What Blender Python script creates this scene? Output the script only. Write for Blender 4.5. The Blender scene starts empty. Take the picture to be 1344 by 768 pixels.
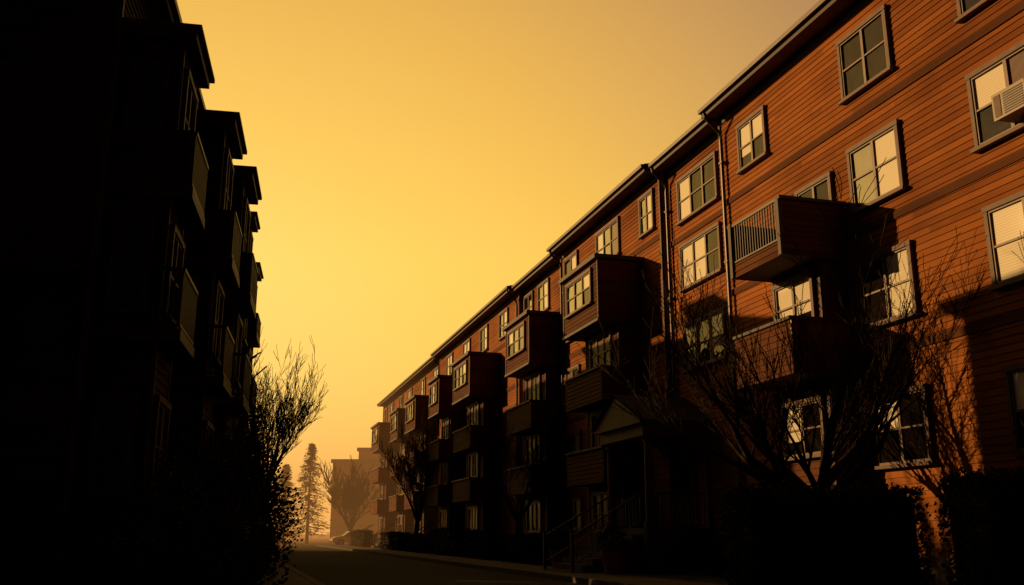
import bpy, bmesh, math, random
from mathutils import Vector, Matrix
random.seed(7)
scene=bpy.context.scene
rad=math.radians
SUN_AZ=64.0; SUN_EL=16.5
# ------------------------------------------------ materials
def newmat(name):
    m=bpy.data.materials.new(name); m.use_nodes=True
    nt=m.node_tree; b=nt.nodes['Principled BSDF']
    return m,nt,b
def N(nt,t,**k):
    n=nt.nodes.new(t)
    for a,v in k.items(): setattr(n,a,v)
    return n
def math_n(nt,op,a,b=None):
    n=N(nt,'ShaderNodeMath',operation=op)
    for i,x in enumerate((a,b)):
        if x is None: continue
        if isinstance(x,(int,float)): n.inputs[i].default_value=x
        else: nt.links.new(x,n.inputs[i])
    return n.outputs[0]
def simple(name,col,rough=.8,var=.25,scale=3,bump=.0,spec=.3,metal=0,ior=None,stretch=(1,1,1)):
    m,nt,b=newmat(name)
    g=N(nt,'ShaderNodeNewGeometry')
    mp=N(nt,'ShaderNodeMapping'); mp.inputs['Scale'].default_value=stretch
    nt.links.new(g.outputs['Position'],mp.inputs['Vector'])
    no=N(nt,'ShaderNodeTexNoise'); no.inputs['Scale'].default_value=scale; no.inputs['Detail'].default_value=4
    nt.links.new(mp.outputs[0],no.inputs['Vector'])
    r=N(nt,'ShaderNodeValToRGB')
    r.color_ramp.elements[0].position=.3; r.color_ramp.elements[1].position=.7
    r.color_ramp.elements[0].color=[c*(1-var) for c in col]+[1]
    r.color_ramp.elements[1].color=[min(1,c*(1+var)) for c in col]+[1]
    nt.links.new(no.outputs['Fac'],r.inputs[0]); nt.links.new(r.outputs[0],b.inputs['Base Color'])
    b.inputs['Roughness'].default_value=rough; b.inputs['Specular IOR Level'].default_value=spec
    b.inputs['Metallic'].default_value=metal
    if ior: b.inputs['IOR'].default_value=ior
    if bump:
        bp=N(nt,'ShaderNodeBump'); bp.inputs['Strength'].default_value=bump; bp.inputs['Distance'].default_value=.02
        nt.links.new(no.outputs['Fac'],bp.inputs['Height']); nt.links.new(bp.outputs[0],b.inputs['Normal'])
    return m
COURSE=.145
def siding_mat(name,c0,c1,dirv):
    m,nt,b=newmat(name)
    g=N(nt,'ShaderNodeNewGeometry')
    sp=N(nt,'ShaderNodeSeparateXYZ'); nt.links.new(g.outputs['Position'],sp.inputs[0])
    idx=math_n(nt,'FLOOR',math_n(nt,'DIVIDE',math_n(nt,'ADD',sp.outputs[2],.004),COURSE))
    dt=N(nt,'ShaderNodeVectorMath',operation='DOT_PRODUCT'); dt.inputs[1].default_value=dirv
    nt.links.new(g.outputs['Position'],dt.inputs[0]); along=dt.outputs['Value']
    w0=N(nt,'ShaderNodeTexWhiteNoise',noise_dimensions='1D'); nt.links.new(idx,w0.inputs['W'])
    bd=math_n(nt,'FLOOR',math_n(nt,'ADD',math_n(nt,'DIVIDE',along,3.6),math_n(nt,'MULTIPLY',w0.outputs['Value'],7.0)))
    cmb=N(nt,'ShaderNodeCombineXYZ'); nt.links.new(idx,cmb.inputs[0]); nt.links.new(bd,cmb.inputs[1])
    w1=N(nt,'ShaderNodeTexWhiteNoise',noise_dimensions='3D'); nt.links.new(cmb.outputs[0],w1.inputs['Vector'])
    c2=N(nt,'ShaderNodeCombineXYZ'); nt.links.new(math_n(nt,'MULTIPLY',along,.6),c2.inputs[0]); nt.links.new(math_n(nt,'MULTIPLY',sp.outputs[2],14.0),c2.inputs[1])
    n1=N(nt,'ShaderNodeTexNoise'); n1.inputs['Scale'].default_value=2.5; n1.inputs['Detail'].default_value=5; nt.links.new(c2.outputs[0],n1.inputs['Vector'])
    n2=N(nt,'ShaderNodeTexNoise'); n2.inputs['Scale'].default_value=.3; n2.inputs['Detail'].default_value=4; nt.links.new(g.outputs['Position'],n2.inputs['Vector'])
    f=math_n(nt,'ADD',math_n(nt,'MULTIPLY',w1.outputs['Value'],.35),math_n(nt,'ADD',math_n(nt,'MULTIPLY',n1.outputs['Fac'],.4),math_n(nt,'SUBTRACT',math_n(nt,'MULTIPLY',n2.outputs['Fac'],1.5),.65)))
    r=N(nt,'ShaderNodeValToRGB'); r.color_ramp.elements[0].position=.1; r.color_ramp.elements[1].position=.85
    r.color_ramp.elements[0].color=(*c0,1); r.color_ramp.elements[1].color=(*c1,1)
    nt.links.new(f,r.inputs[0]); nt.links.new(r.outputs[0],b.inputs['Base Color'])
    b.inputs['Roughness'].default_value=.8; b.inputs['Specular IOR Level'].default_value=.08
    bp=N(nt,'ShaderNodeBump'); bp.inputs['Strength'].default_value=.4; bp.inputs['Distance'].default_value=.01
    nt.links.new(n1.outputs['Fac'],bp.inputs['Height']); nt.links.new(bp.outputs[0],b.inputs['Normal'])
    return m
AN=16.0
dR=Vector((-math.sin(rad(AN)),math.cos(rad(AN)),0))
M={}
M['siding']=siding_mat('cedar_siding',(.16,.050,.012),(.40,.142,.032),dR)
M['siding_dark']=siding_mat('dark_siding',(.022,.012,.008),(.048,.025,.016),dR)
M['siding_brown']=siding_mat('brown_siding',(.07,.025,.010),(.15,.055,.02),dR)
M['trim']=simple('painted_trim',(.115,.062,.038),.6,.25,4,.2)
M['trim_dark']=simple('dark_trim',(.042,.026,.018),.6,.25,4,.2)
M['frame']=simple('window_frame_paint',(.14,.082,.05),.5,.2,6)
M['roof']=simple('roof_shingle',(.05,.04,.035),.9,.3,8,.6)
M['soffit']=simple('soffit_board',(.10,.05,.032),.8,.2,3)
M['metal']=simple('gutter_metal',(.05,.034,.026),.45,.2,3,0,.4,.2)
M['iron']=simple('wrought_iron',(.02,.018,.017),.5,.2,8)
M['concrete']=simple('concrete',(.11,.09,.075),.95,.25,5,.5,.12)
M['asphalt']=simple('asphalt',(.04,.036,.033),.95,.3,30,.8,.06)
M['lawn']=simple('ground_soil_grass',(.035,.03,.018),.95,.5,5,.8,.1)
M['bark']=simple('bark',(.034,.022,.016),.9,.4,12,.6,.08)
M['foliage']=simple('hedge_leaves',(.03,.032,.014),.8,.5,9,0,.1)
M['conifer']=simple('conifer_needles',(.03,.03,.015),.8,.4,6)
M['hazy']=simple('brick_wall_far',(.24,.085,.035),.85,.15,1)
M['hazyroof']=simple('flat_roof_parapet',(.09,.045,.03),.85,.15,1)
M['door']=simple('door_paint',(.05,.03,.025),.5,.2,5)
M['ac']=simple('ac_plastic',(.26,.20,.15),.5,.1,6)
M['terracotta']=simple('terracotta',(.28,.12,.07),.8,.2,8)
def glassmat(name,ior,rough=.04,spec=.5,bs=.3):
    m,nt,b=newmat(name)
    b.inputs['Base Color'].default_value=(.012,.008,.006,1); b.inputs['Roughness'].default_value=rough; b.inputs['IOR'].default_value=ior; b.inputs['Specular IOR Level'].default_value=spec
    g=N(nt,'ShaderNodeNewGeometry'); no=N(nt,'ShaderNodeTexNoise'); no.inputs['Scale'].default_value=1.5
    nt.links.new(g.outputs['Position'],no.inputs['Vector']); bp=N(nt,'ShaderNodeBump'); bp.inputs['Strength'].default_value=bs; bp.inputs['Distance'].default_value=.07
    nt.links.new(no.outputs['Fac'],bp.inputs['Height']); nt.links.new(bp.outputs[0],b.inputs['Normal'])
    return m
M['glass']=glassmat('window_glass',1.6); M['glass_boosted']=glassmat('reflective_window_glass',5.5)  # second glass: reflection boosted in the material so some panes glow gold
M['glass_dull']=glassmat('dimmed_window_glass',1.45,.3,.12)  # reflections weakened in the material so panes look dimmed by shade
def curtain(name,col,hor,coat=1):
    m,nt,b=newmat(name)
    g=N(nt,'ShaderNodeNewGeometry'); w=N(nt,'ShaderNodeTexWave',bands_direction='Z' if hor else 'DIAGONAL')
    w.inputs['Scale'].default_value=6 if hor else 2.5; w.inputs['Distortion'].default_value=.3 if hor else 1.5
    nt.links.new(g.outputs['Position'],w.inputs['Vector'])
    r=N(nt,'ShaderNodeValToRGB'); r.color_ramp.elements[0].color=[c*.8 for c in col]+[1]; r.color_ramp.elements[1].color=list(col)+[1]
    nt.links.new(w.outputs['Fac'],r.inputs[0]); nt.links.new(r.outputs[0],b.inputs['Base Color'])
    b.inputs['Roughness'].default_value=.8; b.inputs['Coat Weight'].default_value=coat; b.inputs['Coat Roughness'].default_value=.03; b.inputs['Coat IOR'].default_value=1.6
    if coat<1: b.inputs['Specular IOR Level'].default_value=.1
    return m
M['blind']=curtain('window_blind',(.82,.76,.58),True)
M['curtain']=curtain('window_curtain',(.14,.08,.055),False)
M['curtain_dull']=curtain('drawn_curtain',(.20,.13,.09),False,.12)
# ------------------------------------------------ mesh builder
class MB:
    def __init__(s): s.v=[];s.f=[];s.m=[];s.mats=[]
    def mi(s,k):
        if k not in s.mats: s.mats.append(k)
        return s.mats.index(k)
    def face(s,pts,k):
        i=len(s.v); s.v+= [tuple(p) for p in pts]; s.f.append(tuple(range(i,i+len(pts)))); s.m.append(s.mi(k))
    def box(s,T,s0,s1,q0,q1,z0,z1,k):
        i=len(s.v); c=[(a,b_,c_) for a in (s0,s1) for b_ in (q0,q1) for c_ in (z0,z1)]
        s.v+=[tuple(T(*p)) for p in c]
        for f in ((0,1,3,2),(4,6,7,5),(0,4,5,1),(2,3,7,6),(0,2,6,4),(1,5,7,3)):
            s.f.append(tuple(i+j for j in f)); s.m.append(s.mi(k))
    def tube(s,pts,rads,k,n=6,cap=True):
        i0=len(s.v); kk=s.mi(k)
        for j,p in enumerate(pts):
            p=Vector(p)
            d=(Vector(pts[min(j+1,len(pts)-1)])-Vector(pts[max(j-1,0)])).normalized()
            a=d.orthogonal().normalized() if abs(d.z)>.9 else d.cross(Vector((0,0,1))).normalized()
            b_=d.cross(a)
            for t in range(n):
                an=2*math.pi*t/n
                s.v.append(tuple(p+(a*math.cos(an)+b_*math.sin(an))*rads[j]))
        for j in range(len(pts)-1):
            for t in range(n):
                u=(t+1)%n
                s.f.append((i0+j*n+t,i0+j*n+u,i0+(j+1)*n+u,i0+(j+1)*n+t)); s.m.append(kk)
        if cap:
            s.f.append(tuple(i0+t for t in range(n))); s.m.append(kk)
            e=i0+(len(pts)-1)*n; s.f.append(tuple(e+t for t in range(n))); s.m.append(kk)
    def make(s,name,parent=None,smooth=False,recalc=True):
        me=bpy.data.meshes.new(name); 
        off=Vector(parent.location) if parent else Vector((0,0,0))
        me.from_pydata([tuple(Vector(p)-off) for p in s.v],[],s.f)
        for k in s.mats: me.materials.append(M[k])
        for p,mi in zip(me.polygons,s.m): p.material_index=mi
        if recalc:
            bm=bmesh.new(); bm.from_mesh(me); bmesh.ops.recalc_face_normals(bm,faces=bm.faces); bm.to_mesh(me); bm.free()
        if smooth:
            for p in me.polygons: p.use_smooth=True
        o=bpy.data.objects.new(name,me); scene.collection.objects.link(o)
        if parent: o.parent=parent
        return o
def empty(name,loc):
    e=bpy.data.objects.new(name,None); e.location=loc; scene.collection.objects.link(e); return e
def frame(P0,ang,flip=1):
    d=Vector((-math.sin(rad(ang)),math.cos(rad(ang)),0)); n=Vector((-math.cos(rad(ang)),-math.sin(rad(ang)),0))*flip
    P=Vector((P0[0],P0[1],0))
    return lambda s,q,z: P+d*s+n*q+Vector((0,0,z))
TR=frame((5.885,27.39),AN)
def swap(T,s0,q0,sign):
    return lambda a,o,z: T(s0+sign*o,q0+a,z)
def siding(mb,T,s0,s1,q,z0,z1,k='siding'):
    z=z0
    while z<z1-1e-4:
        zt=min((math.floor(z/COURSE+1e-6)+1)*COURSE,z1)
        mb.face([T(s0,q+.022,z),T(s1,q+.022,z),T(s1,q+.002,zt),T(s0,q+.002,zt)],k)
        mb.face([T(s0,q+.002,z),T(s1,q+.002,z),T(s1,q+.022,z),T(s0,q+.022,z)],k)
        z=zt
def window(fr,pn,T,s,z,w,h,q,cols=2,style=None,tk='trim'):
    s0,s1,z0,z1=s-w/2,s+w/2,z-h/2,z+h/2
    c=.09
    fr.box(T,s0-c,s0,q-.02,q+.105,z0-.02,z1,tk); fr.box(T,s1,s1+c,q-.02,q+.105,z0-.02,z1,tk)
    fr.box(T,s0-c-.02,s1+c+.02,q-.02,q+.115,z1,z1+.10,tk)
    fr.box(T,s0-c-.05,s1+c+.05,q-.02,q+.16,z0-.09,z0-.02,tk)
    cw=w/cols; zm=(z0+z1)/2+random.uniform(-.02,.02)
    for i in range(cols):
        a,b_=s0+i*cw,s0+(i+1)*cw
        t=.04
        fk='frame' if tk=='trim' else tk
        fr.box(T,a+.001,a+t,q+.03,q+.085,z0-.02,z1-.001,fk); fr.box(T,b_-t,b_-.001,q+.03,q+.085,z0-.02,z1-.001,fk)
        fr.box(T,a+t,b_-t,q+.03,q+.083,z1-t,z1-.002,fk); fr.box(T,a+t,b_-t,q+.03,q+.083,z0-.018,z0+t,fk)
        fr.box(T,a+t,b_-t,q+.03,q+.078,zm-.02,zm+.02,fk)
        if style=='low': st=random.choices(['dull','dullcurt','halfdull'],[.55,.25,.2])[0]  # lower rows: dulled panes stand in for shade
        else: st=style if style else random.choices(['dark','blind','half','curtain','gold'],[.26,.20,.20,.06,.28])[0]
        for (za,zb,up) in ((z0+t,zm-.02,0),(zm+.02,z1-t,1)):
            def pane(za,zb,k):
                e=[random.uniform(-.006,.006) for _ in range(3)]
                pn.face([T(a+t,q+.045+e[0],za),T(b_-t,q+.045+e[1],za),T(b_-t,q+.045+e[2],zb),T(a+t,q+.045+e[0]+e[2]-e[1],zb)],k)
            if st=='dark': pane(za,zb,'glass')
            elif st=='gold': pane(za,zb,'glass_boosted')
            elif st=='blind': pane(za,zb,'blind' )
            elif st=='curtain': pane(za,zb,'curtain')
            elif st=='dull': pane(za,zb,'glass_dull')
            elif st=='dullcurt': pane(za,zb,'curtain_dull')
            elif st=='halfdull': pane(za,zb,'curtain_dull' if up else 'glass_dull')
            else:
                if up: pane(za,zb,'blind')
                else:
                    zc=zb-(zb-za)*random.choice([0,0,.45])
                    if zc<zb-.05: pane(zc,zb,'blind')
                    pane(za,zc-.001,'glass')
def rail(mb,T,s0,s1,q,z0,z1,along=True,q1=None,step=.12,k='iron'):
    if along:
        mb.box(T,s0,s1,q-.03,q+.03,z1-.06,z1,k); mb.box(T,s0,s1,q-.02,q+.02,z0+.05,z0+.09,k)
        n=int((s1-s0)/step)
        for i in range(n+1):
            x=s0+(s1-s0)*i/n
            mb.box(T,x-.013,x+.013,q-.013,q+.013,z0+.09,z1-.06,k)
    else:
        mb.box(T,s0-.03,s0+.03,q,q1,z1-.06,z1,k); mb.box(T,s0-.02,s0+.02,q,q1,z0+.05,z0+.09,k)
        n=max(1,int((q1-q)/step))
        for i in range(n+1):
            x=q+(q1-q)*i/n
            mb.box(T,s0-.013,s0+.013,x-.013,x+.013,z0+.09,z1-.06,k)
def boxsided(mb,T,s0,s1,q0,q1,z0,z1,k,tk='trim_dark'):
    siding(mb,T,s0,s1,q1,z0,z1,k)
    siding(mb,swap(T,s0,0,-1),q0,q1,0,z0,z1,k); siding(mb,swap(T,s1,0,1),q0,q1,0,z0,z1,k)
    for ss in (s0,s1):
        mb.box(T,ss-.035,ss+.035,q1-.03,q1+.035,z0,z1,tk)
    mb.face([T(s0,q0,z1),T(s1,q0,z1),T(s1,q1,z1),T(s0,q1,z1)],'roof')
    mb.face([T(s0,q0,z0),T(s1,q0,z0),T(s1,q1,z0),T(s0,q1,z0)],'soffit')
# ------------------------------------------------ right apartment building
def eave(mb,T,s0,s1,q,z,depth,over=.55,ridge=1.6):
    mb.box(T,s0,s1,q-.3,q+over,z-.06,z,'soffit')
    mb.box(T,s0,s1,q+over,q+over+.04,z-.12,z+.16,'trim_dark')
    mb.box(T,s0,s1,q+over+.042,q+over+.15,z+.02,z+.14,'metal')
    a=[T(s0,q+over+.02,z+.165),T(s1,q+over+.02,z+.165),T(s1,q-depth/2,z+ridge),T(s0,q-depth/2,z+ridge)]
    mb.face(a,'roof')
    b_=[T(s0,q-depth-over,z+.165),T(s1,q-depth-over,z+.165),T(s1,q-depth/2,z+ridge),T(s0,q-depth/2,z+ridge)]
    mb.face(b_,'roof')
    for ss in (s0,s1): mb.face([T(ss,q+over,z-.06),T(ss,q+over,z+.165),T(ss,q-depth/2,z+ridge),T(ss,q-depth-over,z+.165),T(ss,q-depth-over,z-.06)],'trim_dark')
bld=empty('unseen_shadow_building',TR(0,0,0))
walls=MB(); trims=MB(); frs=MB(); pns=MB(); roofs=MB(); balc=MB(); pipes=MB()
EZ=13.2; DEP=12
sections=[(-24,-1.1,0,EZ+.05),(-1.1,3.2,-.25,EZ-.02),(3.2,13.6,-.05,EZ+.03),(13.6,20.2,-.3,EZ-.03),(20.2,40,-.1,EZ+.02),(40,67.6,-.3,EZ)]
for i,(a,b_,q,ez) in enumerate(sections):
    siding(walls,TR,a,b_,q,.75,ez-.06)
    walls.box(TR,a,b_,q-.2,q-.02,-.3,ez-.07,'siding_dark')
    walls.box(TR,a,b_,q-.02,q+.05,-.3,.75,'concrete')
    eave(roofs,TR,a,b_,q,ez,DEP)
    for zb in ((10.5,7.8,4.95) if i<2 else (10.9,8.4,5.75)):
        trims.box(TR,a+.1,b_-.1,q,q+.045,zb-.09,zb+.09,'siding_brown')
    trims.box(TR,a+.1,b_-.1,q,q+.055,ez-.30,ez-.065,'trim_dark')
    trims.box(TR,a+.002,a+.1,q-.02,q+.06,.76,ez-.07,'trim_dark'); trims.box(TR,b_-.1,b_-.002,q-.02,q+.06,.76,ez-.07,'trim_dark')
    walls.box(TR,a,b_,q-DEP,q-DEP+.2,-.3,ez-.07,'siding_dark')
    siding(walls,swap(TR,a,0,-1),q-DEP,q,0,.75,ez,'siding'); siding(walls,swap(TR,b_,0,1),q-DEP,q,0,.75,ez,'siding')
def dsp(s,q,z0,z1):
    pipes.tube([TR(s,q+.62,z1),TR(s,q+.60,z1-.12),TR(s,q+.16,z1-.55),TR(s,q+.12,z1-.8),TR(s,q+.12,z0)],[.055]*5,'metal',8)
    for z in (z1-1.5,z1-4.5,z1-7.5,z1-10.5): pipes.box(TR,s-.09,s+.09,q+.03,q+.19,z-.03,z+.03,'metal')
dsp(-1.35,0,.3,EZ); dsp(2.95,-.25,.3,EZ-.05); dsp(13.3,-.05,.3,EZ); dsp(20.4,-.1,.3,EZ); dsp(40.3,-.3,.3,EZ)
RA=(11.75,9.0,6.3,3.3)
for r,z in enumerate(RA):
    for s,w in ((-7.95,1.6),(-11.85,1.7),(-16,1.75),(-20.2,1.75)):
        window(frs,pns,TR,s,z,w,1.4,0)
    if r==0: window(frs,pns,TR,-2.95,z,1.3,1.25,0,style='half')
for z in (11.7,9.45,6.85): window(frs,pns,TR,.9,z,2.5,1.35,-.25,cols=3)
RC=(12.0,9.75,7.15,4.45,1.95)
offs=[(4.3,1.0,0),(8.0,2.2,0),(12.2,1.5,0),(16.8,1.5,1),(19.2,1.3,1),(23.1,1.5,2),(27.3,1.5,2),(31.6,1.6,2),(36.5,1.6,2),(42,1.6,3),(46.9,1.6,3),(52.7,1.7,3),(57,1.5,3),(62,1.7,3),(65.5,1.2,3)]
QS=[-.05,-.3,-.1,-.3]
stacks=[(5.0,8.6,0),(13.9,17.6,1),(24.0,28.0,2),(32.0,35.0,2),(41.0,45.0,3),(48.5,52,3),(58.5,63,3)]
for s,w,sec in offs:
    for r,z in enumerate(RC):
        if r>0 and any(a-1<s<b_+1 for a,b_,_ in stacks): continue
        window(frs,pns,TR,s,z,w,1.3 if r<4 else 1.1,QS[sec],cols=3 if w>2 else 2,style='low' if (r>1 and s<44) else None)
for j,(a,b_,sec) in enumerate(stacks):
    q=QS[sec]; bq=q+.85; mid=(a+b_)/2; k='siding_brown'
    boxsided(balc,TR,a+.2,b_-.2,q,bq,.2,8.5,k)
    for z in (7.45,4.75,1.9): window(frs,pns,TR,mid,z,1.9,1.2,bq,cols=3,style='low' if (a<44) else None)
    boxsided(balc,TR,a,b_,q,q+1.65,8.35,10.45,k)
    balc.box(TR,a-.15,b_+.15,q+.02,q+1.82,10.452,10.6,'trim_dark')
    balc.box(TR,a-.05,b_+.05,q+.05,q+1.72,8.25,8.348,'trim_dark')
    window(frs,pns,TR,mid,9.6,(b_-a)*.68,1.1,q+1.65,cols=3)
    for z0 in (5.55,2.85):
        siding(balc,TR,a,b_,q+1.6,z0,z0+1.1,k)
        for ss,sg in ((a,-1),(b_,1)): siding(balc,swap(TR,ss,0,sg),q,q+1.6,0,z0,z0+1.1,k)
        balc.box(TR,a+.01,b_-.01,bq+.03,q+1.58,z0+.02,z0+.18,'soffit')
        balc.box(TR,a-.05,b_+.05,q+1.56,q+1.68,z0+1.1,z0+1.17,'trim_dark')
        for ss in (a,b_): balc.box(TR,ss-.05,ss+.05,q,q+1.558,z0+1.1,z0+1.168,'trim_dark')
# near balcony stack
a,b_=-6.75,-4.5; KB='siding_brown'
boxsided(balc,TR,a+.2,b_-.1,0,.72,.2,7.3,KB)
for z in (6.4,3.5): window(frs,pns,TR,(a+b_)/2+.1,z,1.5,1.15,.72)
P=1.75; B0=7.25;B1=8.55
balc.box(TR,a,b_,.04,P,B0+.02,B0+.2,'soffit')
for ss,sg in ((a,-1),(b_,1)):
    siding(balc,swap(TR,ss,0,sg),.04,P,0,B0,B1,KB)
    siding(balc,swap(TR,ss-sg*.08,0,-sg),.04,P,0,B0+.2,B1,KB)
    balc.box(TR,ss-.08,ss+.08,.04,P+.06,B1+.002,B1+.08,'trim_dark')
siding(balc,TR,a,b_,P,B0,B0+.35,KB)
balc.box(TR,a-.03,a+.09,P-.03,P+.07,B0,B1,'trim_dark'); balc.box(TR,b_-.09,b_+.03,P-.03,P+.07,B0,B1,'trim_dark')
rail(balc,TR,a+.09,b_-.09,P+.0,B0+.32,B1+.06,step=.11)
window(frs,pns,TR,(a+b_)/2,8.5,1.3,1.9,0.0,style='dark')
L0=4.55;L1=5.75
siding(balc,TR,a-.1,b_+.1,P,L0,L1,KB)
for ss,sg in ((a-.1,-1),(b_+.1,1)):
    siding(balc,swap(TR,ss,0,sg),.04,P,0,L0,L1,KB); balc.box(TR,ss-.06,ss+.06,.04,P-.06,L1+.002,L1+.07,'trim_dark')
balc.box(TR,a-.15,b_+.15,P-.06,P+.06,L1,L1+.07,'trim_dark'); balc.box(TR,a-.09,b_+.09,.73,P-.01,L0+.01,L0+.17,'soffit')
walls.make('walls',bld); trims.make('trim_boards',bld); frs.make('window_frames',bld); pns.make('window_panes',bld,recalc=False)
roofs.make('roof_and_eaves',bld); balc.make('balconies_and_bays',bld); pipes.make('downspouts',bld,smooth=False)
# portico and steps
po=MB(); T=TR; s0,s1=.9,4.2; q=-.25; PQ=1.9; FZ=1.35
po.box(T,s0,s1,q+.05,PQ,0,FZ,'concrete')
for ss in (s0+.2,s1-.2):
    po.tube([T(ss,PQ-.2,FZ),T(ss,PQ-.2,FZ+.15),T(ss,PQ-.2,FZ+.151),T(ss,PQ-.2,FZ+2.45),T(ss,PQ-.2,FZ+2.451),T(ss,PQ-.2,FZ+2.6)],[.17,.17,.12,.105,.16,.16],'trim',14)
    po.box(T,ss-.12,ss+.12,q+.06,q+.16,FZ,FZ+2.6,'trim')
po.box(T,s0-.05,s1+.05,q+.05,PQ+.05,FZ+2.6,FZ+2.95,'trim'); po.box(T,s0-.2,s1+.2,q+.05,PQ+.2,FZ+2.952,FZ+3.05,'trim')
m_=(s0+s1)/2; zt=FZ+3.05
po.face([T(s0-.2,PQ+.2,zt),T(s1+.2,PQ+.2,zt),T(m_,PQ+.2,zt+.85)],'trim')
po.face([T(s0-.28,PQ+.28,zt),T(m_,PQ+.28,zt+.95),T(m_,q,zt+.95),T(s0-.28,q,zt)],'roof'); po.face([T(s1+.28,PQ+.28,zt),T(m_,PQ+.28,zt+.95),T(m_,q,zt+.95),T(s1+.28,q,zt)],'roof')
po.box(T,m_-.65,m_+.65,q+.04,q+.1,FZ,FZ+2.35,'trim'); po.box(T,m_-.5,m_+.5,q+.101,q+.13,FZ+.02,FZ+2.2,'door')
for zz in (.3,1.2): po.box(T,m_-.35,m_+.35,q+.131,q+.145,FZ+zz,FZ+zz+.7,'glass' if zz>1 else 'door')
ns=7
for i in range(ns):
    po.box(T,s0+.35,s1-.35,PQ+i*.3,PQ+(i+1)*.3+.02,0,FZ-(i+1)*FZ/(ns+1),'concrete')
def srail(ss):
    A=T(ss,PQ+.0,FZ+.95);B=T(ss,PQ+ns*.3,.17+.95)
    po.tube([A,B],[.03,.03],'iron',6); po.tube([A-Vector((0,0,.75)),B-Vector((0,0,.75))],[.02,.02],'iron',5)
    for i in range(15):
        f=i/14; p=A.lerp(B,f); po.tube([p,p-Vector((0,0,.78))],[.014]*2,'iron',4)
    po.box(T,ss-.04,ss+.04,PQ+ns*.3-.04,PQ+ns*.3+.04,.1,1.25,'iron')
srail(s0+.4); srail(s1-.4)
rail(po,T,s0+.05,s0+.05,q+.3,FZ,FZ+1,along=False,q1=PQ-.35); rail(po,T,s1-.05,s1-.05,q+.3,FZ,FZ+1,along=False,q1=PQ-.35)
po.make('entrance_portico',bld)
st=MB()
for s in (36.5,53.5,66):
    for i in range(5): st.box(TR,s-.9,s+.9,.05,2.0-i*.32+.3,i*.2,(i+1)*.2+.05,'concrete')
    for e in (-.95,.95): st.tube([TR(s+e,2.3,1.0),TR(s+e,.6,2.0)],[.03]*2,'iron',5); st.box(TR,s+e-.03,s+e+.03,2.25,2.32,.1,1.0,'iron')
st.make('stoops',bld)
ac=MB(); s,z=-12.25,8.62
ac.box(TR,s-.36,s+.36,.05,.48,z-.23,z+.23,'ac')
ac.box(TR,s-.38,s+.38,.48,.51,z-.25,z+.25,'ac')
for i in range(9): ac.box(TR,s-.33,s+.12,.511,.522,z-.2+i*.046,z-.2+i*.046+.02,'iron')
ac.box(TR,s+.18,s+.33,.511,.52,z-.2,z+.2,'trim')
for i in range(7): ac.box(swap(TR,s-.36,0,-1),.12,.42,.001,.008,z-.18+i*.05,z-.16+i*.05,'iron')
ac.make('window_air_conditioner')
# ------------------------------------------------ left buildings
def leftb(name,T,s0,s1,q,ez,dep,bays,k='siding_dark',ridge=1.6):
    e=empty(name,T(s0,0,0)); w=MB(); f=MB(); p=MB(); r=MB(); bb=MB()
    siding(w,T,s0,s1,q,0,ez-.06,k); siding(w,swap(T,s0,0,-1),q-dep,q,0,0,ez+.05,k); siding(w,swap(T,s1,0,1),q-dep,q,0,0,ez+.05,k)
    w.box(T,s0+.05,s1-.05,q-dep,q-dep+.2,0,ez-.07,k)
    w.box(T,s0-.04,s0+.05,q-.05,q+.04,0,ez-.07,'trim_dark')
    w.box(T,s0+.06,s1-.06,q-dep+.25,q-.1,ez-1.2,ez-.3,'soffit')
    eave(r,T,s0-.25,s1+.25,q,ez,dep,.35,ridge)
    for (a,b_,bq,top,bal) in bays:
        boxsided(bb,T,a,b_,q,bq,.2,top-.16,k)
        bb.box(T,a-.22,b_+.22,q+.02,bq+.24,top-.158,top,'trim_dark'); bb.box(T,a-.3,b_+.3,q+.02,bq+.32,top+.002,top+.08,'roof')
        for z in range(1,5):
            zz=top-1.35-(z-1)*2.85
            if zz>1.2:
                window(f,p,T,(a+b_)/2,zz,min(1.5,(b_-a)*.7),1.4,bq,tk='trim_dark',style=random.choice(['dark','curtain'])); 
                window(f,p,swap(T,a,0,-1),(q+bq)/2,zz,max(.35,(bq-q)*.45),1.4,0,cols=1,tk='trim_dark',style='dark')
        for z0 in bal:
            o=.38
            bb.box(T,a-.12,b_+.12,q+.02,bq+o,z0,z0+.18,'trim_dark')
            rail(bb,T,a-.08,b_+.08,bq+o-.04,z0+.18,z0+1.2,step=.1); rail(bb,T,a-.08,b_+.08,q+.1,z0+.18,z0+1.2,along=False,q1=bq+o-.06,step=.1)
            if z0>6: boxsided(bb,T,a-.1,b_+.1,q+.03,bq+o-.1,z0+.18,z0+1.15,k)
    w.make('walls',e); f.make('window_frames',e); p.make('window_panes',e,recalc=False); r.make('roof_and_eaves',e); bb.make('bays_and_balconies',e)
TL=frame((-6.72,16.56),11,-1)
leftb('unseen_shadow_building',TL,-2.1,10.0,-.3,11.1,6,[(-1.75,-.25,.7,9.6,(6.6,4.2)),(1.75,3.3,1.05,9.6,(6.4,4.0)),(4.8,6.4,1.2,9.6,(6.4,4.0))])
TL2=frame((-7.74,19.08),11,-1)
leftb('unseen_shadow_building',TL2,16.6,27.9,-1.1,12.9,5.5,[(16.9,18.4,.58,13.4,(9.9,6.9,3.9)),(24.3,26.5,.26,13.4,(9.9,6.9,3.9))],ridge=.8)
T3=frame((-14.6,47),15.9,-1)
leftb('unseen_shadow_building',T3,0,30,-1.4,13.3,9,[(4,7,-.5,12,(7,)),(14,17,-.5,12,(7,)),(24,27,-.5,12,(7,))])  # unseen building, added to throw shadow on the right facade
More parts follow.
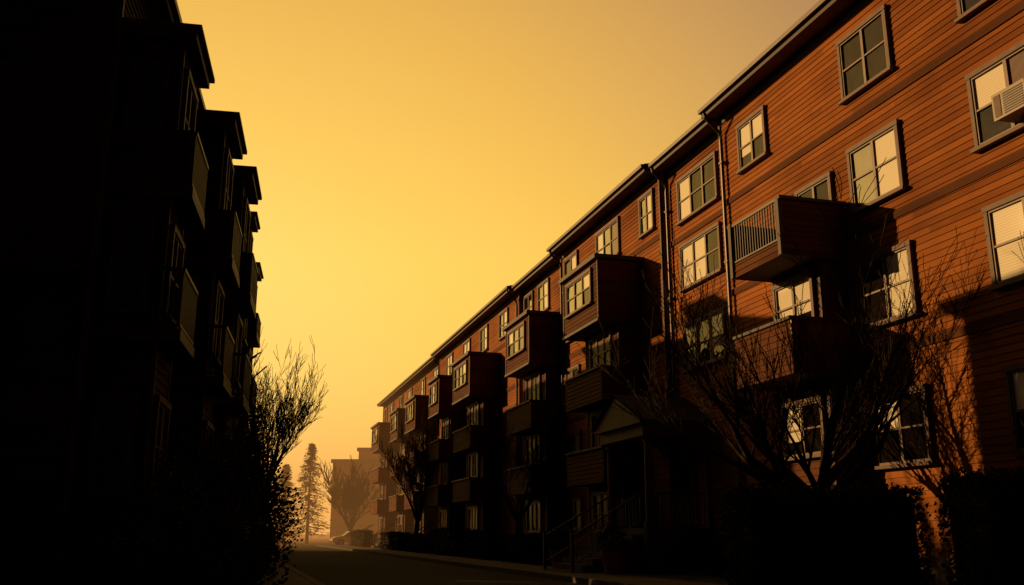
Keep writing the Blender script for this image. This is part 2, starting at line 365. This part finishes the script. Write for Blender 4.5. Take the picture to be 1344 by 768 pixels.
# ------------------------------------------------ ground
gm=MB(); gm.face([(-900,-300,0),(900,-300,0),(900,1500,0),(-900,1500,0)],'lawn'); gm.make('ground',recalc=False)
rd=MB(); rd.face([TR(-60,4.9,.006),TR(160,4.9,.006),TR(160,11.2,.006),TR(-60,11.2,.006)],'asphalt')
rd.face([TR(75,-60,.004),TR(82,-60,.004),TR(82,4.9,.004),TR(75,4.9,.004)],'asphalt')
rd.make('road',recalc=False)
sw=MB()
for i in range(-12,38):
    sw.box(TR,i*2+.01,i*2+1.99,3.0,4.72,-.1,.14,'concrete')
sw.box(TR,-24,75,4.73,4.9,-.1,.15,'concrete'); sw.make('pavement')
sw=MB()
for i in range(-12,60): sw.box(TR,i*2+.01,i*2+1.99,11.4,13.0,-.1,.14,'concrete')
sw.box(TR,-24,120,11.2,11.39,-.1,.15,'concrete'); sw.make('pavement')
bed=MB(); bed.box(TR,-24,74,.06,2.98,-.1,.12,'lawn'); bed.make('planting_bed')
# ------------------------------------------------ vegetation
def tree(name,base,h,spread,seed,trunk_r=.16,trunk_h=.3,depth=6,nlimb=6,up=.6,kmin=.005,k0=.36,jit=.10):
    rnd=random.Random(seed); mb=MB()
    def grow(p,d,L,r,lv):
        n=4 if lv<3 else 3; pts=[p]; rs=[r]; dd=d.copy()
        for i in range(n):
            dd=(dd+Vector((rnd.uniform(-1,1),rnd.uniform(-1,1),rnd.uniform(-.5,.9)*up))*(jit+.015*lv)).normalized()
            p=p+dd*L/n; pts.append(p); rs.append(max(kmin,r*(1-.55*(i+1)/n)))
        mb.tube(pts,rs,'bark',7 if lv<2 else (5 if lv<4 else 3),cap=False)
        if lv>=depth: return
        nb=rnd.choice([2,2,3]) if lv<depth-1 else 2
        for j in range(nb+1):
            t=rnd.uniform(.3,.95) if j else 1
            idx=min(n,max(1,round(t*n))); q=pts[idx]
            ax=Vector((rnd.uniform(-1,1),rnd.uniform(-1,1),rnd.uniform(-.4,.9)*up))
            nd=(dd+ax*(.62 if j else .22)).normalized(); nd.z+=.06*up; nd.normalize()
            grow(q,nd,L*(rnd.uniform(.72,.86) if j==0 else rnd.uniform(.5,.78)),rs[idx]*(.85 if j==0 else .6),lv+1)
    b0=Vector(base); th=h*trunk_h
    tp=[b0-Vector((0,0,.1)),b0+Vector((0,0,.15)),b0+Vector((rnd.uniform(-.08,.08),rnd.uniform(-.08,.08),th*.5)),b0+Vector((rnd.uniform(-.15,.15),rnd.uniform(-.15,.15),th))]
    mb.tube(tp,[trunk_r*1.6,trunk_r*1.15,trunk_r,trunk_r*.9],'bark',10,cap=False)
    for i in range(nlimb):
        an=2*math.pi*(i+rnd.uniform(-.3,.3))/nlimb
        d=Vector((math.cos(an)*spread,math.sin(an)*spread,up+rnd.uniform(0,.5))).normalized()
        grow(tp[3]-Vector((0,0,rnd.uniform(0,th*.25))),d,(h-th)*k0,trunk_r*.62,1)
    return mb.make(name,recalc=False,smooth=True)
tree('added_shadow_tree',(5.7,18.6,0.1),7.3,1.1,5,.23,.24,6,7,.64,.007,.34)
tree('added_shadow_tree',(-11.9,46.0,0.1),9.9,.46,12,.19,.28,6,10,1.0,kmin=.010,k0=.31,jit=.07)
tree('added_shadow_tree',(-6.0,62,0.1),8.6,.5,21,.16,.25,6,6,1.0,kmin=.011,k0=.30)
tree('added_shadow_tree',(.3,41,0.1),7.0,.7,31,.12,.25,6,5,.9,kmin=.007,k0=.30)
tree('added_shadow_tree',(-17.4,106,0),9.0,.75,41,.26,.2,6,9,.9,kmin=.025,k0=.31)
tree('added_shadow_tree',(-11.2,29.2,0.1),9.0,.9,52,.30,.3,5,7,.8,kmin=.03,k0=.33)  # unseen tree added in the left gap to cast branch shadows
tree('added_shadow_tree',(-13.4,31.2,0.1),9.8,.9,53,.28,.3,5,7,.8,kmin=.03,k0=.33)  # second unseen tree, added to dapple sun on the right wall
def leafmass(mb,surf,n,size,k,rnd):
    for _ in range(n):
        p,nn=surf(rnd)
        a=Vector((rnd.gauss(0,1),rnd.gauss(0,1),rnd.gauss(0,1))).normalized(); b_=a.orthogonal().normalized()
        c=a.cross(b_); s=size*rnd.uniform(.5,1.3)
        p=Vector(p)
        mb.face([p-b_*s*.5,p+c*s*.3,p+b_*s*.6,p-c*s*.3],k)
def hedge(name,T,s0,s1,q0,q1,h,seed,n=9000,size=.09):
    rnd=random.Random(seed); mb=MB()
    mb.box(T,s0+.1,s1-.1,q0+.1,q1-.1,0,h-.1,'foliage')
    def surf(r):
        j=abs(r.gauss(0,.05))-.06
        A=[(s1-s0)*h,(s1-s0)*h,(q1-q0)*h,(q1-q0)*h,(s1-s0)*(q1-q0)]
        t=r.choices(range(5),A)[0]; a=r.uniform(s0,s1); b_=r.uniform(q0,q1); z=r.uniform(0,h)+.0
        wob=.05*math.sin(a*5+z*3)+.04*math.sin(b_*7+z*4)
        if t==0: return T(a,q0-j+wob,z),0
        if t==1: return T(a,q1+j+wob,z),0
        if t==2: return T(s0-j+wob,b_,z),0
        if t==3: return T(s1+j+wob,b_,z),0
        return T(a,b_,h+j+wob*.8),0
    leafmass(mb,surf,n,size,'foliage',rnd)
    return mb.make(name,recalc=False)
def shrub(name,blobs,seed,n=9000,size=.12):
    rnd=random.Random(seed); mb=MB()
    for (x,y,z,rx,rz) in blobs:
        def surf(r):
            v=Vector((r.gauss(0,1),r.gauss(0,1),r.gauss(0,1))).normalized()
            k=(1+.16*math.sin(v.x*7+x)+.14*math.sin(v.y*8+v.z*6+y))*(1-abs(r.gauss(0,.22)))+(r.random()<.06)*r.uniform(0,.16)
            return (x+v.x*rx*k,y+v.y*rx*k,max(.02,z+v.z*rz*k)),0
        leafmass(mb,surf,n//len(blobs),size,'foliage',rnd)
        for _ in range(26):
            an=rnd.uniform(0,6.28); e=Vector((x+math.cos(an)*rx*rnd.uniform(.3,1.05),y+math.sin(an)*rx*rnd.uniform(.3,1.05),z+rz*rnd.uniform(.4,1.15)))
            b0=Vector((x,y,0)); mb.tube([b0,b0.lerp(e,.5)+Vector((0,0,.2)),e],[.03,.018,.006],'bark',4,cap=False)
    return mb.make(name,recalc=False)
Tw=lambda s,q,z: Vector((s,q,z))
hedge('added_sun_block_hedge',Tw,3.1,5.5,13.0,14.4,1.78,1,16000,.06)
hedge('added_sun_block_hedge',Tw,6.3,9.6,13,14.4,2.0,2,14000,.07)
hedge('added_sun_block_hedge',frame((-9.3,27.2),11,-1),0,6.6,-.6,.4,2.6,9,6000,.12)  # unseen hedge added across the gap to block low sun
for i,(a,b_) in enumerate([(8.5,13),(15.5,20),(22,28),(30,35),(39,46),(56,64)]):
    hedge('added_sun_block_hedge',TR,a,b_,1.9,2.8,1.1+.15*(i%3),10+i,5000,.11)
shrub('shrub',[(-5.9,19.5,1.4,1.4,1.7),(-6.5,22.5,1.5,1.4,2.0),(-5.7,16.8,1.2,1.4,1.5),(-7.4,25.5,1.9,1.5,2.3),(-5.0,14.2,.8,1.4,1.1)],3,52000,.085)
shrub('shrub',[(-9.2,31,1.3,1.5,1.9),(-10.0,35,1.3,1.4,1.8),(-11.4,40,1.4,1.6,1.9)],4,15000,.12)
def pot(base,seed):
    mb=MB(); b0=Vector(base)
    mb.tube([b0,b0+Vector((0,0,.05)),b0+Vector((0,0,.5)),b0+Vector((0,0,.5)),b0+Vector((0,0,.58)),b0+Vector((0,0,.56))],[.2,.22,.31,.35,.35,.28],'terracotta',18)
    rnd=random.Random(seed)
    def surf(r):
        v=Vector((r.gauss(0,1),r.gauss(0,1),r.gauss(0,1))).normalized(); k=r.uniform(.5,1.1)
        return b0+Vector((v.x*.42*k,v.y*.42*k,.9+v.z*.42*k)),0
    leafmass(mb,surf,900,.09,'foliage',rnd); mb.make('potted_plant',recalc=False)
pot(TR(5.1,3.1,.14),1); pot(TR(.3,3.2,.14),2)
def conifer(name,base,h,r,seed):
    rnd=random.Random(seed); mb=MB(); b0=Vector(base)
    mb.tube([b0,b0+Vector((0,0,h*.97))],[.22,.03],'bark',7,cap=False)
    L=34
    for i in range(L):
        f=i/L; z=h*(.12+.87*f); rr=r*(1-f)**.85*rnd.uniform(.75,1.15)+.15
        for j in range(9):
            an=rnd.uniform(0,6.28); e=Vector((math.cos(an),math.sin(an),-.18))*rr*rnd.uniform(.7,1.1)
            p=b0+Vector((0,0,z)); mb.tube([p,p+e],[.03,.01],'bark',3,cap=False)
            for k in range(16):
                t=rnd.uniform(.15,1.05); q_=p+e*t+Vector((rnd.gauss(0,.12),rnd.gauss(0,.12),rnd.gauss(0,.1)-.05)); s=rnd.uniform(.12,.3)
                a=Vector((math.cos(an)+rnd.gauss(0,.5),math.sin(an)+rnd.gauss(0,.5),rnd.uniform(-.6,.1))).normalized()*s; c=Vector((-a.y,a.x,rnd.uniform(-.1,.1)))*.4
                mb.face([q_-a,q_+c,q_+a,q_-c],'conifer')
    mb.make(name,recalc=False)
conifer('conifer_tree',(-24.6,118,0),12.2,3.0,3); conifer('conifer_tree',(-28.2,121,0),9.8,2.6,4); 
# ------------------------------------------------ distant building
fb=empty('apartment_block',(-22,145,0)); mb=MB(); fm=MB(); pn=MB()
def block(x0,x1,y0,y1,h):
    mb.box(Tw,x0,x1,y0,y1,0,h,'hazy'); mb.box(Tw,x0-.25,x1+.25,y0-.25,y1+.25,h+.002,h+.5,'hazyroof')
    nfl=int(h/2.9)
    for fl in range(nfl):
        z=1.8+fl*2.8
        n=int((x1-x0)/2.6)
        for i in range(n): window(fm,pn,(lambda s,q,zz,y0=y0: Vector((s,y0-q,zz))),x0+(i+.5)*(x1-x0)/n,z,1.3,1.5,0,style=random.choice(['dull','dull','blind']))
        n=int((y1-y0)/3.2)
        for i in range(n): window(fm,pn,(lambda s,q,zz,x0=x0: Vector((x0-q,s,zz))),y0+(i+.5)*(y1-y0)/n,z,1.5,1.5,0)
        mb.box(Tw,x0-.08,x1+.08,y0-.08,y1+.08,z+1.15,z+1.3,'hazyroof')
block(-25.6,-19.5,138,156,11.0); block(-23.0,-10,144.5,162,13.2)
for x in (-21,-18.2,-17.2): mb.box(Tw,x,x+.7,148,149,13.5,15.2+.4*(x%2),'hazyroof')
mb.make('walls',fb); fm.make('window_frames',fb); pn.make('window_panes',fb,recalc=False)
# ------------------------------------------------ car
M['carpaint']=simple('car_paint',(.6,.56,.5),.25,.05,2,0,.5); M['tyre']=simple('tyre',(.02,.02,.02),.9); M['hub']=simple('hub',(.4,.4,.4),.3,.1,5,0,.5,.8)
def car(loc,ang,k='carpaint'):
    W=.88
    e=empty('parked_car',loc); e.rotation_euler=(0,0,rad(ang))
    def rawmake(mb,name,smooth=False):
        o=mb.make(name,None,smooth); o.parent=e; return o
    prof=[(-2.25,.35),(-2.28,.62),(-2.15,.86),(-1.5,.93),(-.95,1.38),(-.2,1.45),(.55,1.40),(1.15,.97),(1.95,.86),(2.22,.68),(2.25,.35)]
    mb=MB(); 
    rings=[]
    for y,ins in ((-W,.06),(-W*.93,0),(W*.93,0),(W,.06)):
        rings.append([(x*(1-ins*.4),y*(1 if z<.95 else .84),z-(ins if z>.5 else 0)) for x,z in prof])
    for a_,b__ in zip(rings[:-1],rings[1:]):
        for i in range(len(prof)):
            j=(i+1)%len(prof); mb.face([a_[i],a_[j],b__[j],b__[i]],k)
    mb.face(rings[0],k); mb.face(rings[-1],k); rawmake(mb,'body')
    gb=MB()
    for sg in (-1,1):
        y=sg*(W*.985)
        gb.face([(-1.3,y*.985,.95),(-.9,y*.86,1.3),(-.1,y*.855,1.36),(-.1,y*.985,.95)],'glass'); gb.face([(0,y*.985,.95),(0,y*.855,1.36),(.5,y*.86,1.32),(.98,y*.985,.95)],'glass')
    gb.face([(1.13,-.7,.995),(1.13,.7,.995),(.60,.62,1.385),(.60,-.62,1.385)],'glass'); gb.face([(-1.47,-.7,.965),(-1.47,.7,.965),(-1.0,.62,1.355),(-1.0,-.62,1.355)],'glass')
    rawmake(gb,'windows')
    for i,(x,y) in enumerate(((-1.4,-.8),(-1.4,.8),(1.4,-.8),(1.4,.8))):
        wb=MB(); wb.tube([(x,y-.11,.33),(x,y+.11,.33)],[.33,.33],'tyre',20); wb.tube([(x,y-.12,.33),(x,y+.12,.33)],[.19,.19],'hub',12); rawmake(wb,'wheel_%d'%(i+1))
    lb=MB()
    for y in (-.6,.6): lb.box(Tw,2.2,2.27,y-.17,y+.17,.62,.76,'blind'); lb.box(Tw,-2.28,-2.2,y-.17,y+.17,.64,.8,'terracotta')
    lb.box(Tw,-2.3,-2.24,-.75,.75,.36,.5,'tyre'); lb.box(Tw,2.24,2.3,-.75,.75,.36,.5,'tyre'); rawmake(lb,'lights_and_bumpers')
car((-15.6,97,0.01),200); car((-13.6,103,.01),185); car((-17.9,114,0.01),95)
# ------------------------------------------------ haze (bounded volume at the street's far end; emits a flat glow, no scattered sunlight)
def haze(name,x0,x1,y0,y1,z1,dens,col):
    hb=MB(); hb.box(Tw,x0,x1,y0,y1,-.5,z1,'lawn'); ho=hb.make(name)
    hm=bpy.data.materials.new(name); hm.use_nodes=True; nt=hm.node_tree; nt.nodes.clear()
    o=N(nt,'ShaderNodeOutputMaterial'); va=N(nt,'ShaderNodeVolumeAbsorption'); va.inputs['Color'].default_value=(0,0,0,1); va.inputs['Density'].default_value=dens
    em=N(nt,'ShaderNodeEmission'); em.inputs['Color'].default_value=(*col,1); em.inputs['Strength'].default_value=dens
    ad=N(nt,'ShaderNodeAddShader'); nt.links.new(va.outputs[0],ad.inputs[0]); nt.links.new(em.outputs[0],ad.inputs[1]); nt.links.new(ad.outputs[0],o.inputs['Volume'])
    ho.data.materials.clear(); ho.data.materials.append(hm)
haze('haze',-120,25,66,300,19,.0036,(.86,.34,.08))
# ------------------------------------------------ sun & sky
az=rad(SUN_AZ); el=rad(SUN_EL)
def dirv(a,e): a=rad(a);e=rad(e); return Vector((-math.sin(a)*math.cos(e),math.cos(a)*math.cos(e),math.sin(e)))
sd=dirv(SUN_AZ,SUN_EL)
L=bpy.data.lights.new('sun','SUN'); L.energy=4.1; L.angle=rad(.4); L.color=(1,.56,.20)
lo=bpy.data.objects.new('sun',L); lo.rotation_euler=sd.to_track_quat('Z','Y').to_euler(); lo.location=(-30,20,30); scene.collection.objects.link(lo)
w=bpy.data.worlds.new('World'); scene.world=w; w.use_nodes=True; nt=w.node_tree; nt.nodes.clear()
out=N(nt,'ShaderNodeOutputWorld'); bg=N(nt,'ShaderNodeBackground'); nt.links.new(bg.outputs[0],out.inputs[0])
sky=N(nt,'ShaderNodeTexSky',sky_type='NISHITA'); sky.sun_disc=False; sky.sun_elevation=el; sky.sun_rotation=-az; sky.dust_density=6; sky.ozone_density=.5
tc=N(nt,'ShaderNodeTexCoord')
dt=N(nt,'ShaderNodeVectorMath',operation='DOT_PRODUCT'); dt.inputs[1].default_value=dirv(22,6); nt.links.new(tc.outputs['Generated'],dt.inputs[0])
r=N(nt,'ShaderNodeValToRGB'); cr=r.color_ramp
mr=math_n(nt,'MULTIPLY_ADD',dt.outputs['Value'],.5); mr.node.inputs[2].default_value=.5
nt.links.new(mr,r.inputs[0])
st=[(0,(.002,.0015,.002)),(.5,(.005,.0035,.0035)),(.66,(.045,.027,.02)),(.76,(.25,.14,.08)),(.83,(.47,.265,.115)),(.89,(.76,.43,.11)),(.94,(1.0,.575,.10)),(.975,(1.1,.67,.12)),(1,(1.15,.75,.18))]
cr.elements[0].position=0; cr.elements[0].color=(*st[0][1],1); cr.elements[1].position=1; cr.elements[1].color=(*st[-1][1],1)
for p_,c_ in st[1:-1]:
    e_=cr.elements.new(p_); e_.color=(*c_,1)
sp=N(nt,'ShaderNodeSeparateXYZ'); nt.links.new(tc.outputs['Generated'],sp.inputs[0])
r2=N(nt,'ShaderNodeValToRGB'); c2=r2.color_ramp
c2.elements[0].position=0; c2.elements[0].color=(1,.86,.95,1); c2.elements[1].position=1; c2.elements[1].color=(.3,.3,.4,1)
for p_,c_ in ((.14,(1,.98,.97)),(.28,(1,1,1)),(.55,(.80,.75,.84))):
    e_=c2.elements.new(p_); e_.color=(*c_,1)
nt.links.new(sp.outputs[2],r2.inputs[0])
mx=N(nt,'ShaderNodeMix',data_type='RGBA',blend_type='MULTIPLY'); mx.inputs[0].default_value=1
nt.links.new(r.outputs[0],mx.inputs[6]); nt.links.new(r2.outputs[0],mx.inputs[7])
ad=N(nt,'ShaderNodeMix',data_type='RGBA',blend_type='ADD'); ad.inputs[0].default_value=.001
nt.links.new(mx.outputs[2],ad.inputs[6]); nt.links.new(sky.outputs[0],ad.inputs[7])
nt.links.new(ad.outputs[2],bg.inputs[0]); bg.inputs[1].default_value=1.0
# ------------------------------------------------ camera
cam=bpy.data.cameras.new('camera'); cam.lens=36*1250/1344; cam.sensor_width=36; cam.clip_end=5000
co=bpy.data.objects.new('camera',cam); co.location=(0,0,1.2); co.rotation_euler=(rad(90+14.2),0,0); scene.collection.objects.link(co)
scene.camera=co
scene.view_settings.view_transform='Standard'; scene.view_settings.look='None'; scene.view_settings.exposure=0
